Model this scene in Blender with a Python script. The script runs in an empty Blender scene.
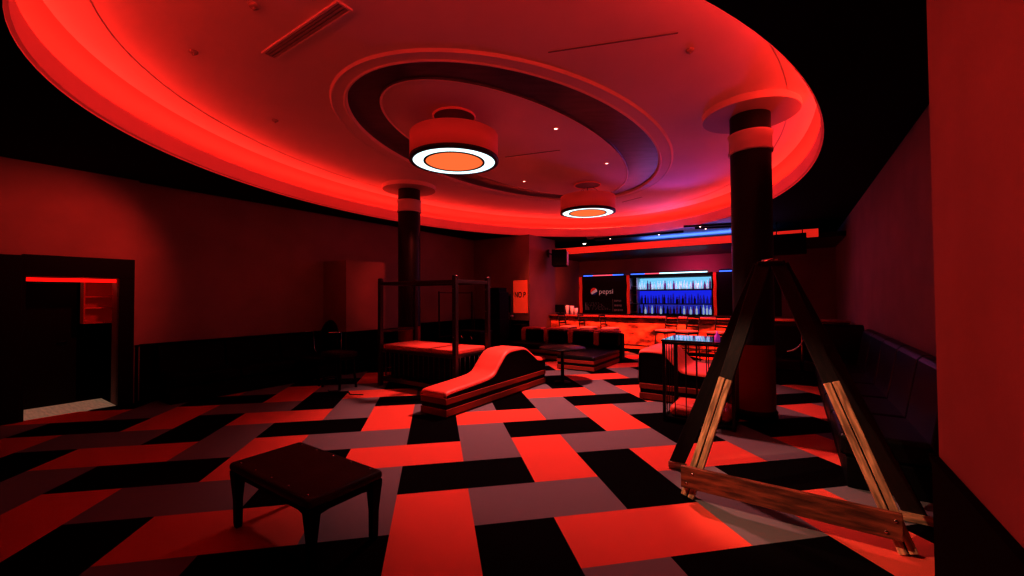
import bpy, bmesh, math, random
from mathutils import Vector, Matrix
random.seed(7)
S = bpy.context.scene
C = S.collection
PI = math.pi
PHI = math.radians(-34.0)                 # the room's long axes against the camera's view
CA, SA = math.cos(PHI), math.sin(PHI)
HL, HC = 3.6, 4.24                        # black lower ceiling, white upper ceiling

def W(a, b, z=0.0):                       # room coordinates (a along the bar, b towards it) to world
    return Vector((CA*a - SA*b, SA*a + CA*b, z))

# ------------------------------------------------------------------ materials
def mat(name, col, rough=.6, metal=0, emis=None, es=1.0, noise=None, bump=None, coat=0, spec=.5):
    m = bpy.data.materials.new(name); m.use_nodes = True
    nt = m.node_tree; b = nt.nodes['Principled BSDF']
    b.inputs['Base Color'].default_value = (*col, 1)
    b.inputs['Roughness'].default_value = rough
    b.inputs['Metallic'].default_value = metal
    b.inputs['Specular IOR Level'].default_value = spec
    b.inputs['Coat Weight'].default_value = coat
    if emis:
        b.inputs['Emission Color'].default_value = (*emis, 1)
        b.inputs['Emission Strength'].default_value = es
    if noise or bump:
        tc = nt.nodes.new('ShaderNodeTexCoord')
    if noise:                             # (scale, amount, stretch)
        sc, am, st = noise
        mp = nt.nodes.new('ShaderNodeMapping'); mp.inputs['Scale'].default_value = st
        nz = nt.nodes.new('ShaderNodeTexNoise'); nz.inputs['Scale'].default_value = sc; nz.inputs['Detail'].default_value = 5
        rp = nt.nodes.new('ShaderNodeValToRGB')
        rp.color_ramp.elements[0].position = .35; rp.color_ramp.elements[1].position = .68
        rp.color_ramp.elements[0].color = (*[c*(1-am) for c in col], 1)
        rp.color_ramp.elements[1].color = (*[min(1, c*(1+am*.5)) for c in col], 1)
        nt.links.new(tc.outputs['Object'], mp.inputs['Vector']); nt.links.new(mp.outputs['Vector'], nz.inputs['Vector'])
        nt.links.new(nz.outputs['Fac'], rp.inputs['Fac']); nt.links.new(rp.outputs['Color'], b.inputs['Base Color'])
    if bump:                              # (scale, strength)
        nb = nt.nodes.new('ShaderNodeTexNoise'); nb.inputs['Scale'].default_value = bump[0]; nb.inputs['Detail'].default_value = 3
        bp = nt.nodes.new('ShaderNodeBump'); bp.inputs['Strength'].default_value = bump[1]; bp.inputs['Distance'].default_value = .01
        nt.links.new(tc.outputs['Object'], nb.inputs['Vector']); nt.links.new(nb.outputs['Fac'], bp.inputs['Height'])
        nt.links.new(bp.outputs['Normal'], b.inputs['Normal'])
    return m

def emit(name, col, s):
    m = bpy.data.materials.new(name); m.use_nodes = True
    nt = m.node_tree; nt.nodes.clear()
    e = nt.nodes.new('ShaderNodeEmission'); o = nt.nodes.new('ShaderNodeOutputMaterial')
    e.inputs['Color'].default_value = (*col, 1); e.inputs['Strength'].default_value = s
    nt.links.new(e.outputs[0], o.inputs[0]); return m

M = dict(
    tile_red=mat('carpet_red', (.78, .15, .10), .95, noise=(260, .18, (1, 1, 1)), bump=(400, .25), spec=.1),
    tile_black=mat('carpet_black', (.0045, .003, .0035), .95, noise=(260, .3, (1, 1, 1)), bump=(400, .25), spec=.03),
    tile_grey=mat('carpet_grey', (.25, .23, .25), .95, noise=(260, .25, (1, 1, 1)), bump=(400, .25), spec=.1),
    wall=mat('wall_paint', (.42, .25, .22), .85, noise=(1.2, .12, (1, 1, 1)), bump=(60, .08), spec=.2),
    dado=mat('dado_black', (.004, .003, .003), .7, spec=.06),
    plaster=mat('white_plaster', (.78, .70, .68), .8, noise=(.8, .06, (1, 1, 1)), spec=.2),
    cove=mat('cove_darkened', (.32, .26, .24), .85, spec=.1),  # plaster darkened here to cut the light bounced off the cove
    trough=mat('dark_gloss_ceiling', (.11, .08, .13), .28, noise=(3, .25, (1, 4, 1))),
    ceil_black=mat('ceiling_black', (.006, .005, .006), .9, spec=.1),
    ceil_bay=mat('ceiling_bay_lightened', (.30, .30, .34), .7),  # black ceiling lightened in this bay so the blue light shows
    black=mat('black_paint', (.005, .004, .005), .55, spec=.15),
    leather=mat('black_leather', (.006, .005, .006), .33, bump=(60, .2), noise=(8, .2, (1, 1, 1)), spec=.35),
    leather_dull=mat('dull_black_leather', (.006, .004, .005), .6, bump=(90, .2), spec=.08),
    bench_leather=mat('oxblood_leather', (.035, .014, .014), .42, bump=(70, .3), noise=(5, .35, (1, 1, 1)), spec=.3),
    red_vinyl=mat('red_vinyl', (.76, .14, .095), .5, bump=(70, .15), noise=(6, .1, (1, 1, 1))),
    stripe_red=mat('stripe_red', (.32, .055, .03), .6, spec=.2),
    steel=mat('dark_steel', (.10, .05, .055), .35, .8),
    chrome=mat('chrome', (.8, .75, .75), .18, 1),
    blackmetal=mat('black_metal', (.02, .018, .02), .4, .6),
    glass_top=mat('dark_glass', (.02, .02, .03), .04, coat=.6, spec=1.0),
    wood_pale=mat('pale_timber', (.70, .44, .26), .55, noise=(5, .55, (1.2, 9, 9)), bump=(14, .35)),
    wood_red=mat('reddish_timber', (.30, .085, .04), .5, noise=(4, .6, (1.2, 9, 9)), bump=(14, .3)),
    wood_dark=mat('dark_timber', (.022, .008, .007), .6, noise=(5, .5, (1.2, 9, 9)), bump=(14, .3)),
    col_black=mat('column_black', (.011, .008, .009), .45, spec=.35),
    col_red=mat('column_red', (.42, .05, .035), .6),
    counter=mat('counter_marble', (.75, .22, .10), .6, noise=(2.6, .93, (1, 1, 2.0)), bump=(12, .3)),
    counter_top=mat('counter_top', (.35, .08, .06), .35),
    lamp_body=mat('lamp_fabric', (.75, .40, .36), .8, bump=(120, .15), emis=(1, .035, .02), es=.10),  # faint red emission stands in for bounced light on the drum
    lamp_rim=mat('lamp_rim', (.03, .01, .06), .4),
    lamp_ring=emit('lamp_ring_glow', (.72, .95, 1.0), 1.5),
    lamp_disc=emit('lamp_disc_glow', (1.0, .22, .075), 1.05),
    led_red=emit('cove_led', (1.0, .060, .038), 33),
    strip_red=mat('red_fascia_painted_glow', (.8, .06, .04), .6, emis=(1, .05, .028), es=.6),  # emission stands in for LED light falling on the strip
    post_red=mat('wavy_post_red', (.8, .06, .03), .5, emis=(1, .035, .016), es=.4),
    led_blue=emit('led_blue', (.10, .22, 1.0), 1.6),
    led_pink=emit('led_pink', (1.0, .14, .22), 1.2),
    led_white=emit('led_cyan_white', (.55, .9, 1.0), 2.0),
    door_red=emit('door_led', (1.0, .012, .008), 1.3),
    spot_white=emit('spot_white', (1.0, .85, .68), 3),
    dl_white=emit('downlight_glow', (1.0, .6, .5), 4),
    white=mat('white_plastic', (.8, .75, .72), .4),
    pale_floor=mat('pale_floorboard', (.50, .36, .25), .5, noise=(4, .3, (1, 8, 1)), emis=(.5, .33, .22), es=.35),  # emission stands in for light falling on the boards
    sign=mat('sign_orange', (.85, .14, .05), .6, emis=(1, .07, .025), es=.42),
    ink=mat('sign_ink', (.05, .01, .01), .7),
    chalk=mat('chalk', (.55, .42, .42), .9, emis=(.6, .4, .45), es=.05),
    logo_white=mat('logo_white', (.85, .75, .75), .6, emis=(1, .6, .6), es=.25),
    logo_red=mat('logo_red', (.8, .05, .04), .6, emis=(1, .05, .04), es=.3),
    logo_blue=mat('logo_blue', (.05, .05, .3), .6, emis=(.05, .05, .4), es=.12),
    red_box=mat('red_alcove_painted_glow', (.35, .04, .03), .7, emis=(1, .02, .01), es=.06),  # emission stands in for red light on the shelf unit
    board=mat('menu_black', (.010, .009, .011), .6),
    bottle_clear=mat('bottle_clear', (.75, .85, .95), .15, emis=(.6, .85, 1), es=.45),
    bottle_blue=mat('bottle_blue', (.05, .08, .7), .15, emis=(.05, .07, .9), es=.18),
    bottle_dark=mat('bottle_dark', (.05, .03, .16), .2),
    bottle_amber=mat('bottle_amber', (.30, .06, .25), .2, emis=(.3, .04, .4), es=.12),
    glow_cyan=emit('backlight_cyan', (.30, .72, 1.0), .85),
    glow_blue=emit('backlight_blue', (.03, .05, .9), .8),
    glow_dim=emit('backlight_dim', (.07, .08, .75), .55),
    fascia=mat('cove_lip_painted_glow', (.75, .5, .48), .7, emis=(1, .035, .025), es=.22),  # no lamp: emission put in to brighten the lip like cove light
    vent_grey=mat('vent_paint', (.42, .33, .32), .7),
    rose=mat('dark_rose', (.20, .10, .09), .6),
    seat_cream=mat('stool_seat', (.75, .42, .38), .5, bump=(60, .1)),
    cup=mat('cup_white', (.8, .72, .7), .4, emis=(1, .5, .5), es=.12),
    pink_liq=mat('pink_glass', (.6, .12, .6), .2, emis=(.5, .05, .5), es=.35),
)

# ------------------------------------------------------------------ mesh helpers
class MB:
    def __init__(s):
        s.bm = bmesh.new(); s.mats = []
    def mi(s, m):
        if m not in s.mats: s.mats.append(m)
        return s.mats.index(m)
    def _tag(s, faces, m):
        i = s.mi(m)
        for f in faces: f.material_index = i
    def box(s, x0, x1, y0, y1, z0, z1, m, bev=0.0, seg=2, mx=None):
        t = bmesh.new()
        bmesh.ops.create_cube(t, size=1)
        for v in t.verts:
            v.co = Vector((x0 + (v.co.x+.5)*(x1-x0), y0 + (v.co.y+.5)*(y1-y0), z0 + (v.co.z+.5)*(z1-z0)))
        if bev:
            bmesh.ops.bevel(t, geom=t.edges[:], offset=bev, segments=seg, affect='EDGES', profile=.5)
        if mx: bmesh.ops.transform(t, matrix=mx, verts=t.verts)
        s.merge(t, m); return s
    def merge(s, t, m):
        i = s.mi(m)
        vm = {v: s.bm.verts.new(v.co) for v in t.verts}
        for f in t.faces:
            try:
                g = s.bm.faces.new([vm[v] for v in f.verts]); g.material_index = i; g.smooth = f.smooth
            except ValueError: pass
        t.free()
    def lathe(s, prof, m, n=32, c=(0, 0, 0), sx=1, sy=1, smooth=True):
        # prof: list of (r, z); closed at r==0
        i = s.mi(m); rings = []
        for r, z in prof:
            if r <= 1e-6: rings.append([s.bm.verts.new((c[0], c[1], c[2]+z))])
            else: rings.append([s.bm.verts.new((c[0]+sx*r*math.cos(2*PI*k/n), c[1]+sy*r*math.sin(2*PI*k/n), c[2]+z)) for k in range(n)])
        for A, B in zip(rings, rings[1:]):
            for k in range(n):
                k2 = (k+1) % n
                if len(A) == 1 and len(B) == 1: continue
                if len(A) == 1: vs = [A[0], B[k2], B[k]]
                elif len(B) == 1: vs = [A[k], A[k2], B[0]]
                else: vs = [A[k], A[k2], B[k2], B[k]]
                f = s.bm.faces.new(vs); f.material_index = i; f.smooth = smooth
        return s
    def tube(s, pts, r, m, n=8, cap=True):
        i = s.mi(m); pts = [Vector(p) for p in pts]; rings = []
        for k, p in enumerate(pts):
            d = (pts[min(k+1, len(pts)-1)] - pts[max(k-1, 0)]).normalized()
            u = d.orthogonal().normalized() if k == 0 else (u - d*u.dot(d)).normalized()
            v = d.cross(u)
            rr = r[k] if isinstance(r, (list, tuple)) else r
            rings.append([s.bm.verts.new(p + rr*(u*math.cos(2*PI*j/n) + v*math.sin(2*PI*j/n))) for j in range(n)])
        for A, B in zip(rings, rings[1:]):
            for j in range(n):
                f = s.bm.faces.new([A[j], A[(j+1) % n], B[(j+1) % n], B[j]]); f.material_index = i; f.smooth = True
        if cap:
            for R_ in (rings[0][::-1], rings[-1]):
                f = s.bm.faces.new(R_); f.material_index = i
        return s
    def prism(s, poly, axis, t0, t1, m, cap_m=None):
        # poly in the plane perpendicular to axis: 'x' -> (y,z), 'y' -> (x,z), 'z' -> (x,y)
        i = s.mi(m); j = s.mi(cap_m) if cap_m else i
        def P(p, t):
            return {'x': (t, p[0], p[1]), 'y': (p[0], t, p[1]), 'z': (p[0], p[1], t)}[axis]
        A = [s.bm.verts.new(P(p, t0)) for p in poly]; B = [s.bm.verts.new(P(p, t1)) for p in poly]
        n = len(poly)
        for k in range(n):
            f = s.bm.faces.new([A[k], A[(k+1) % n], B[(k+1) % n], B[k]]); f.material_index = i
        f = s.bm.faces.new(A[::-1]); f.material_index = j
        f = s.bm.faces.new(B); f.material_index = j
        return s
    def build(s, name, parent=None, smooth_angle=None):
        bmesh.ops.recalc_face_normals(s.bm, faces=s.bm.faces)
        me = bpy.data.meshes.new(name); s.bm.to_mesh(me); s.bm.free()
        for m in s.mats: me.materials.append(m)
        o = bpy.data.objects.new(name, me); C.objects.link(o)
        if parent: o.parent = parent
        return o

def tag(o, label, cat, group=None):
    o['label'] = label; o['category'] = cat
    if group: o['group'] = group
    return o
def thing(name, label, cat, a, b, z=0.0, rot=0.0, group=None):
    o = bpy.data.objects.new(name, None); C.objects.link(o)
    o.empty_display_size = .2
    o.location = W(a, b, z); o.rotation_euler = (0, 0, PHI + rot)
    return tag(o, label, cat, group)
def room(o, a=0, b=0, z=0, rot=0):        # place a single mesh in room coordinates
    o.location = W(a, b, z); o.rotation_euler = (0, 0, PHI + rot); return o
def struct(o):
    o['kind'] = 'structure'; return o
def dup(root, a, b, z=0.0, rot=0.0, label=None, group=None):
    r = root.copy(); C.objects.link(r)
    r.location = W(a, b, z); r.rotation_euler = (0, 0, PHI + rot)
    if label: r['label'] = label
    if group: r['group'] = group
    for ch in list(root.children):
        c = ch.copy(); C.objects.link(c); c.parent = r
        for g in list(ch.children):
            d = g.copy(); C.objects.link(d); d.parent = c
    return r
def text_mesh(name, body, size, m, parent, loc, rot, depth=.004, space=1.0, sx=1.0, align='LEFT', bold=0.0):
    cu = bpy.data.curves.new(name, 'FONT'); cu.body = body; cu.size = size; cu.extrude = depth
    cu.align_x = align; cu.align_y = 'CENTER'; cu.space_character = space; cu.offset = bold
    t = bpy.data.objects.new(name+'_curve', cu); C.objects.link(t)
    dg = bpy.context.evaluated_depsgraph_get()
    me = bpy.data.meshes.new_from_object(t.evaluated_get(dg))
    bpy.data.objects.remove(t); bpy.data.curves.remove(cu)
    me.materials.clear(); me.materials.append(m)
    o = bpy.data.objects.new(name, me); C.objects.link(o)
    if parent: o.parent = parent
    o.location = loc; o.rotation_euler = rot; o.scale = (sx, 1, 1)
    return o

# ------------------------------------------------------------------ floor: one mesh, carpet planks as faces of three materials
YAW, TW, TX, TY = .1826, .6, -.4755, 5.0813
def floor():
    mb = MB(); bm = mb.bm
    cy, sy = math.cos(YAW), math.sin(YAW)
    cols = {'r': mb.mi(M['tile_red']), 'k': mb.mi(M['tile_black']), 'g': mb.mi(M['tile_grey'])}
    cache = {}
    def V(u, v):
        if (u, v) not in cache:
            cache[(u, v)] = bm.verts.new((TW*(cy*u - sy*v + TX), TW*(sy*u + cy*v + TY), 0))
        return cache[(u, v)]
    def inside(u, v):
        x, y = TW*(cy*u - sy*v + TX), TW*(sy*u + cy*v + TY)
        a, b = CA*x + SA*y, -SA*x + CA*y
        return -9.3 < a < 1.9 and -3.6 < b < 17.4
    for i in range(-40, 41):
        for j in range(-40, 41):
            if not inside(i+.5, j+.5): continue
            k3 = ((i-j)//2) % 3
            if (i+j) % 4 == 0:
                f = bm.faces.new([V(i, j), V(i+1, j), V(i+2, j), V(i+2, j+1), V(i+1, j+1), V(i, j+1)])
                f.material_index = cols['grk'[k3]]
            elif (i+j) % 4 == 2:
                f = bm.faces.new([V(i, j), V(i+1, j), V(i+1, j+1), V(i+1, j+2), V(i, j+2), V(i, j+1)])
                f.material_index = cols['rkg'[k3]]
    return struct(mb.build('floor'))
floor()

# ------------------------------------------------------------------ ceiling with its oval dome, cove and trough
RA = math.radians(56.4)
RC = Vector((.40, 7.65))
EA, EB = Vector((math.cos(RA), math.sin(RA))), Vector((-math.sin(RA), math.cos(RA)))
NTH = 144
def ell(A, B, z):
    return [Vector((*(RC + EA*A*math.cos(2*PI*k/NTH) + EB*B*math.sin(2*PI*k/NTH)), z)) for k in range(NTH)]
RIM_A, RIM_B = 6.216, 4.299
def ceiling():
    mb = MB(); bm = mb.bm
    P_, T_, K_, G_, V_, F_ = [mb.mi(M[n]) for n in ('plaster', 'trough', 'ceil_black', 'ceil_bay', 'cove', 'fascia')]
    rows = [  # (A, B, z, material of the band leading to it)
        ((.02, .009, HC), P_), ((2.2, .97, HC), P_), ((3.245, 1.42, HC), P_), ((3.27, 1.445, HC-.012), P_), ((3.28, 1.455, HC-.008), P_),
        ((3.285, 1.46, HC+.02), T_), ((3.62, 2.095, HC+.02), T_), ((3.635, 2.11, HC-.03), P_), ((3.66, 2.135, HC-.035), P_), ((3.675, 2.15, HC-.022), P_),
        ((3.79, 2.31, HC-.022), P_), ((3.81, 2.33, HC-.03), P_), ((3.83, 2.36, HC), P_)]
    for o in (-1.7, -1.1, -.335): rows.append(((RIM_A+o, RIM_B+o, HC), P_))
    for o, z in ((-.33, HC-.008), (-.2, HC-.016), (-.02, HC-.06), (.2, HC-.12), (.36, HC-.22), (.42, HC-.34), (.42, HL+.27)):
        rows.append(((RIM_A+o, RIM_B+o, z), V_ if o > .1 else P_))
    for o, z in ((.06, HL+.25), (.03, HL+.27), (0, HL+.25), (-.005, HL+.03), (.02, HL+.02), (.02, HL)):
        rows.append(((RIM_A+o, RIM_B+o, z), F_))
    for o in (.3, .7, 1.1, 1.6, 2.2, 3, 4.5, 7, 11): rows.append(((RIM_A+o, RIM_B+o, HL), K_))
    rings = [[bm.verts.new(v) for v in ell(*r)] for r, _ in rows]
    for n in range(len(rows)-1):
        mi = rows[n+1][1]
        for k in range(NTH):
            k2 = (k+1) % NTH
            vs = [rings[n][k], rings[n][k2], rings[n+1][k2], rings[n+1][k]]
            m_ = mi
            if mi == K_:
                c = sum((v.co for v in vs), Vector())/4
                a, b = CA*c.x + SA*c.y, -SA*c.x + CA*c.y
                if b > 16.9 or b < -3.3 or a < -9.25 or a > 1.8: continue
                if b > 10.9 and -5.6 < a < -.8: m_ = G_
            f = bm.faces.new(vs); f.material_index = m_; f.smooth = mi in (P_, V_) and n > 16
    f = bm.faces.new(rings[0]); f.material_index = P_
    o = mb.build('ceiling'); return struct(o)
ceiling()

def cove_led():
    mb = MB(); i = mb.mi(M['led_red'])
    R1 = [mb.bm.verts.new(v) for v in ell(RIM_A+.165, RIM_B+.165, HL+.262)]
    R2 = [mb.bm.verts.new(v) for v in ell(RIM_A+.205, RIM_B+.205, HL+.300)]
    for A, B in ((R1, R2),):
        for k in range(NTH):
            f = mb.bm.faces.new([A[k], A[(k+1) % NTH], B[(k+1) % NTH], B[k]]); f.material_index = i
    tag(mb.build('cove_light_strip'), 'red glowing light strip tucked in the cove round the oval ceiling', 'light strip')
cove_led()

# ------------------------------------------------------------------ walls
AL, AR, BE, BB = -8.9, 1.2, 10.9, 16.5
def wallbox(name, a0, a1, b0, b1, z0, z1, m='wall'):
    mb = MB(); mb.box(a0, a1, b0, b1, z0, z1, M[m]); return struct(room(mb.build(name)))
def wall_left():
    mb = MB(); w = M['wall']; t = .25; x0, x1 = AL-t, AL
    mb.box(x0, x1, 2.16, BE, 0, HL, w)
    mb.box(x0, x1+.12, 1.93, 2.16, 0, HL, w)
    mb.box(x0, x1+.12, .97, 1.93, 2.0, HL, w)
    mb.box(x0, x1+.12, -3.3, .97, 0, HL, w)
    return struct(room(mb.build('wall_left')))
wall_left()
wallbox('wall_end', AL, -6.7, BE, 12.6, 0, HL)
wallbox('wall_end.001', -8.2, -7.6, 12.6, BB+.3, 0, HL)
wallbox('wall_right', AR, AR+.25, 2.86, BB+.3, 0, HL)
wallbox('wall_near_right', .59, .9, -3.3, 2.86, 0, HL)
wallbox('wall_near_right.001', .9, AR+.25, 2.6, 2.86, 0, HL)
wallbox('wall_behind', AL-.25, .9, -3.55, -3.3, 0, HL)
# booth wall standing out of the left wall
wallbox('wall_booth', AL, -8.03, 5.44, 7.45, 0, 2.5)
def dado(name, a0, a1, b0, b1, z1=.9):
    mb = MB(); mb.box(a0, a1, b0, b1, 0, z1, M['dado']); mb.box(a0-.008, a1+.008, b0-.008, b1+.008, z1, z1+.025, M['dado'])
    return struct(room(mb.build(name)))
dado('baseboard_left', AL, AL+.02, 2.22, 5.42); dado('baseboard_left.001', AL, AL+.02, 7.47, BE-.05)
dado('baseboard_left.002', AL+.12, AL+.14, 2.13, 2.17); dado('baseboard_left.003', AL+.12, AL+.14, -3.2, .8)
dado('baseboard_booth', AL+.04, -8.03, 5.41, 5.43); dado('baseboard_booth.001', -8.02, -8.0, 5.44, 7.45)
dado('baseboard_end', AL+.05, -6.72, BE-.03, BE-.01); dado('baseboard_right', AR-.03, AR-.01, 2.9, 13.4)
dado('baseboard_near_right', .56, .58, -3.2, 2.84, .85); dado('baseboard_near_right.001', .57, AR-.05, 2.87, 2.89, .85)

# doorway in the left wall: black frame, leaf, lit vestibule
def doorway():
    mb = MB(); k = M['black']; x = AL+.12
    mb.box(x-.1, x+.03, 1.93, 2.11, 0, 2.0, k, .004); mb.box(x-.1, x+.03, .93, .97, 0, 2.0, k, .004)
    mb.box(x-.1, x+.03, .93, 2.11, 2.0, 2.30, k, .004)
    fr = struct(room(mb.build('door_1')))
    mb = MB(); mb.box(x-.92, x-.87, .7, 1.62, 0, 1.93, k, .004); mb.box(x-.87, x-.865, .8, 1.5, 1.05, 1.85, k); mb.box(x-.87, x-.865, .8, 1.5, .12, .92, k)
    mb.build('leaf_and_shade', fr)
    mb = MB(); mb.box(x+.035, x+.08, -.02, .93, .01, 2.28, k, .004); mb.box(x+.08, x+.088, .08, .83, 1.2, 2.15, k); mb.box(x+.08, x+.088, .08, .83, .15, 1.05, k); mb.build('leaf_and_shade', fr)  # added black door panel, covers a wall stretch that is only in shadow
    mb = MB(); mb.tube([(x-.86, 1.5, 1.0), (x-.82, 1.5, 1.0), (x-.82, 1.40, 1.0)], .012, M['blackmetal']); mb.build('handle', fr)
doorway()
def vestibule():
    mb = MB(); k = M['ceil_black']; x1 = AL-.26
    mb.box(x1-2.6, x1-2.5, -.6, 4.2, 0, 2.6, k); mb.box(x1-2.5, x1, -.6, -.5, 0, 2.6, k); mb.box(x1-2.5, x1, 4.1, 4.2, 0, 2.6, k)
    mb.box(x1-2.5, x1, -.5, 4.1, 2.5, 2.6, k)
    struct(room(mb.build('wall_vestibule')))
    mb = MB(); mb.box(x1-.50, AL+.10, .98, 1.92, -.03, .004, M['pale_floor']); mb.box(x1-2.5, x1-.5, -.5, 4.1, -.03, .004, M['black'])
    struct(room(mb.build('floor_vestibule')))
    mb = MB(); mb.box(AL-.02, AL+.02, .98, 1.92, 1.93, 1.985, M['door_red'])
    tag(room(mb.build('light_strip')), 'red glowing light strip under the head of the black doorway', 'light strip')
    t = thing('wall_shelf', 'small red-lit open shelf unit seen through the upper right of the doorway', 'shelf', AL-.50, 1.84, 1.28)
    mb = MB(); mb.box(-.12, -.10, -.21, .21, 0, .70, M['red_box']); mb.box(-.1, .1, -.21, -.19, 0, .70, M['red_box']); mb.box(-.1, .1, .19, .21, 0, .70, M['red_box'])
    mb.box(-.1, .1, -.19, .19, 0, .025, M['red_box']); mb.box(-.1, .1, -.19, .19, .68, .70, M['red_box']); mb.build('case', t)
    for z in (.24, .42):
        mb = MB(); mb.box(-.1, .09, -.188, .188, z, z+.02, M['red_vinyl']); mb.build('shelf', t)
vestibule()

# ------------------------------------------------------------------ columns
def column(a, label):
    b = 6.58
    t = thing('column', label, 'column', a, b); t['kind'] = 'structure'
    mb = MB(); mb.lathe([(0, 0), (.27, 0), (.27, .10), (.25, .13)], M['col_black'], 40); mb.build('base', t)
    mb = MB(); mb.lathe([(.25, .13), (.25, 1.0), (.252, 1.005)], M['col_red'], 40); mb.build('lower_shaft', t)['label'] = 'red lower shaft'
    mb = MB(); mb.lathe([(.252, 1.005), (.255, 1.02), (.25, 1.04), (.25, 3.63)], M['col_black'], 40); mb.build('upper_shaft', t)['label'] = 'black upper shaft'
    mb = MB(); mb.lathe([(.25, 3.63), (.275, 3.63), (.275, 3.66), (.262, 3.67), (.262, 3.86), (.275, 3.87), (.275, 3.90), (.25, 3.90)], M['plaster'], 40); mb.build('capital_band', t)
    mb = MB(); mb.lathe([(.25, 3.90), (.25, 4.17)], M['col_black'], 40); mb.build('neck', t)
    mb = MB(); mb.lathe([(.2, 4.15), (.595, 4.15)], M['vent_grey'], 48); mb.lathe([(.595, 4.15), (.60, 4.155), (.60, 4.23), (.605, 4.24)], M['plaster'], 48); mb.build('ceiling_disc', t)  # disc underside coloured darker to stand for its shade
column(-.43, 'round black column rising behind the timber A-frame')
column(-7.3, 'round black column rising behind the four-post bed')

# ------------------------------------------------------------------ drum lamps
def drum():
    t = thing('pendant_lamp', 'larger looking drum pendant lamp hanging nearer the doorway side of the oval ceiling', 'lamp', -3.92, 4.37, 3.58)
    R_ = .62
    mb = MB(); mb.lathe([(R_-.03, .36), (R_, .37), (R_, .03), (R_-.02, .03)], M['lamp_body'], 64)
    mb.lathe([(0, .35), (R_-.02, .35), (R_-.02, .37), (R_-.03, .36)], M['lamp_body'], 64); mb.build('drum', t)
    mb = MB(); mb.lathe([(R_+.002, .05), (R_+.006, .0), (R_-.045, -.004), (R_-.045, .03)], M['lamp_rim'], 64); mb.build('rim', t)
    mb = MB(); mb.lathe([(R_-.045, .004), (.415, .004)], M['lamp_ring'], 64); mb.build('light_ring', t)
    mb = MB(); mb.lathe([(.43, .02), (.43, -.002), (.40, -.002), (.40, .02)], M['lamp_rim'], 64); mb.build('inner_rim', t)
    mb = MB(); mb.lathe([(.40, .004), (0, .004)], M['lamp_disc'], 64); mb.build('diffuser', t)['label'] = 'orange glowing diffuser'
    mb = MB(); mb.lathe([(0, .648), (.285, .648)], M['rose'], 48); mb.lathe([(.285, .648), (.285, .635), (.30, .635), (.305, .66)], M['lamp_body'], 48); mb.build('ceiling_rose', t)  # flat dark disc stands for the shaded inside of a recess
    for k in range(3):
        an = 2*PI*k/3+.5; mb = MB(); mb.tube([(.12*math.cos(an), .12*math.sin(an), .6), (.45*math.cos(an), .45*math.sin(an), .36)], .004, M['blackmetal'], 6); mb.build('cable', t)
    mb = MB(); mb.tube([(0, 0, .35), (0, 0, .6)], .010, M['chrome'], 8); mb.build('stem', t)
    return t
L1 = drum()
L1['label'] = 'large drum pendant lamp hanging over the middle, nearest the photographer'
L1['group'] = 'drum pendant lamps'
dup(L1, -3.84, 8.83, 3.58, 0, 'drum pendant lamp further back, hanging over the ottoman towards the bar', 'drum pendant lamps')

# small ceiling fittings
def fitting(a, b, label):
    t = thing('smoke_detector', label, 'detector', a, b, HC-.05, 0, 'ceiling detectors')
    mb = MB(); mb.lathe([(0, .025), (.03, .025), (.04, .035), (.042, .05)], M['vent_grey'], 20); mb.build('body', t)
    mb = MB(); mb.lathe([(0, .008), (.01, .008), (.012, .025)], M['vent_grey'], 10); mb.build('sensor', t)
fitting(-5.1, 1.67, 'small detector on the dome ceiling, left of the long air vent')
fitting(-3.86, 1.70, 'small detector on the dome ceiling, above the long air vent at the top edge')
fitting(-6.12, 2.99, 'small detector on the dome ceiling, nearest the left cove')
fitting(-.83, 4.59, 'small detector on the dome ceiling, just left of the disc on the nearer column')
def vent():
    t = thing('air_vent', 'long slotted air vent set in the dome ceiling at the upper left', 'vent', -3.86, 2.145, HC-.02)
    mb = MB(); 
    for y0, y1 in ((-.075, -.055), (.055, .075)): mb.box(-.67, .67, y0, y1, 0, .02, M['plaster'])
    for x0, x1 in ((-.67, -.65), (.65, .67)): mb.box(x0, x1, -.055, .055, 0, .02, M['plaster'])
    mb.build('frame', t)
    mb = MB()
    for k in range(3): mb.box(-.65, .65, -.045+.034*k, -.022+.034*k, .004, .02, M['vent_grey'])
    mb.build('slats', t)
vent()
def slot(a0, b0, a1, b1, label):
    L = math.hypot(a1-a0, b1-b0); mb = MB(); mb.box(-L/2, L/2, -.006, .006, -.002, .01, M['rose'])
    o = room(mb.build('slot_diffuser'), (a0+a1)/2, (b0+b1)/2, HC-.004, math.atan2(b1-b0, a1-a0)); tag(o, label, 'vent')
slot(-2.07, 3.78, -.87, 4.22, 'thin black slot in the dome ceiling running towards the nearer column')
slot(-4.31, 6.19, -3.31, 6.45, 'thin dark slot in the oval island beside the large drum lamp')
slot(-3.78, 11.01, -3.16, 10.76, 'short thin dark slot in the ceiling beyond the far drum lamp')
for a, b, l in ((-2.93, 5.57, 'tiny recessed downlight in the oval island, nearest of the three'), (-2.9, 7.6, 'tiny recessed downlight in the oval island, right of the slot and furthest right'), (-4.87, 7.73, 'tiny recessed downlight in the oval island, closest to the far left edge')):
    t = thing('downlight', l, 'downlight', a, b, HC-.012, 0, 'island downlights')
    mb = MB(); mb.lathe([(.028, .0), (.045, .0), (.05, .012)], M['white'], 20); mb.build('trim_ring', t)
    mb = MB(); mb.lathe([(0, .002), (.028, .002)], M['dl_white'], 16); mb.build('bulb', t)

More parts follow.
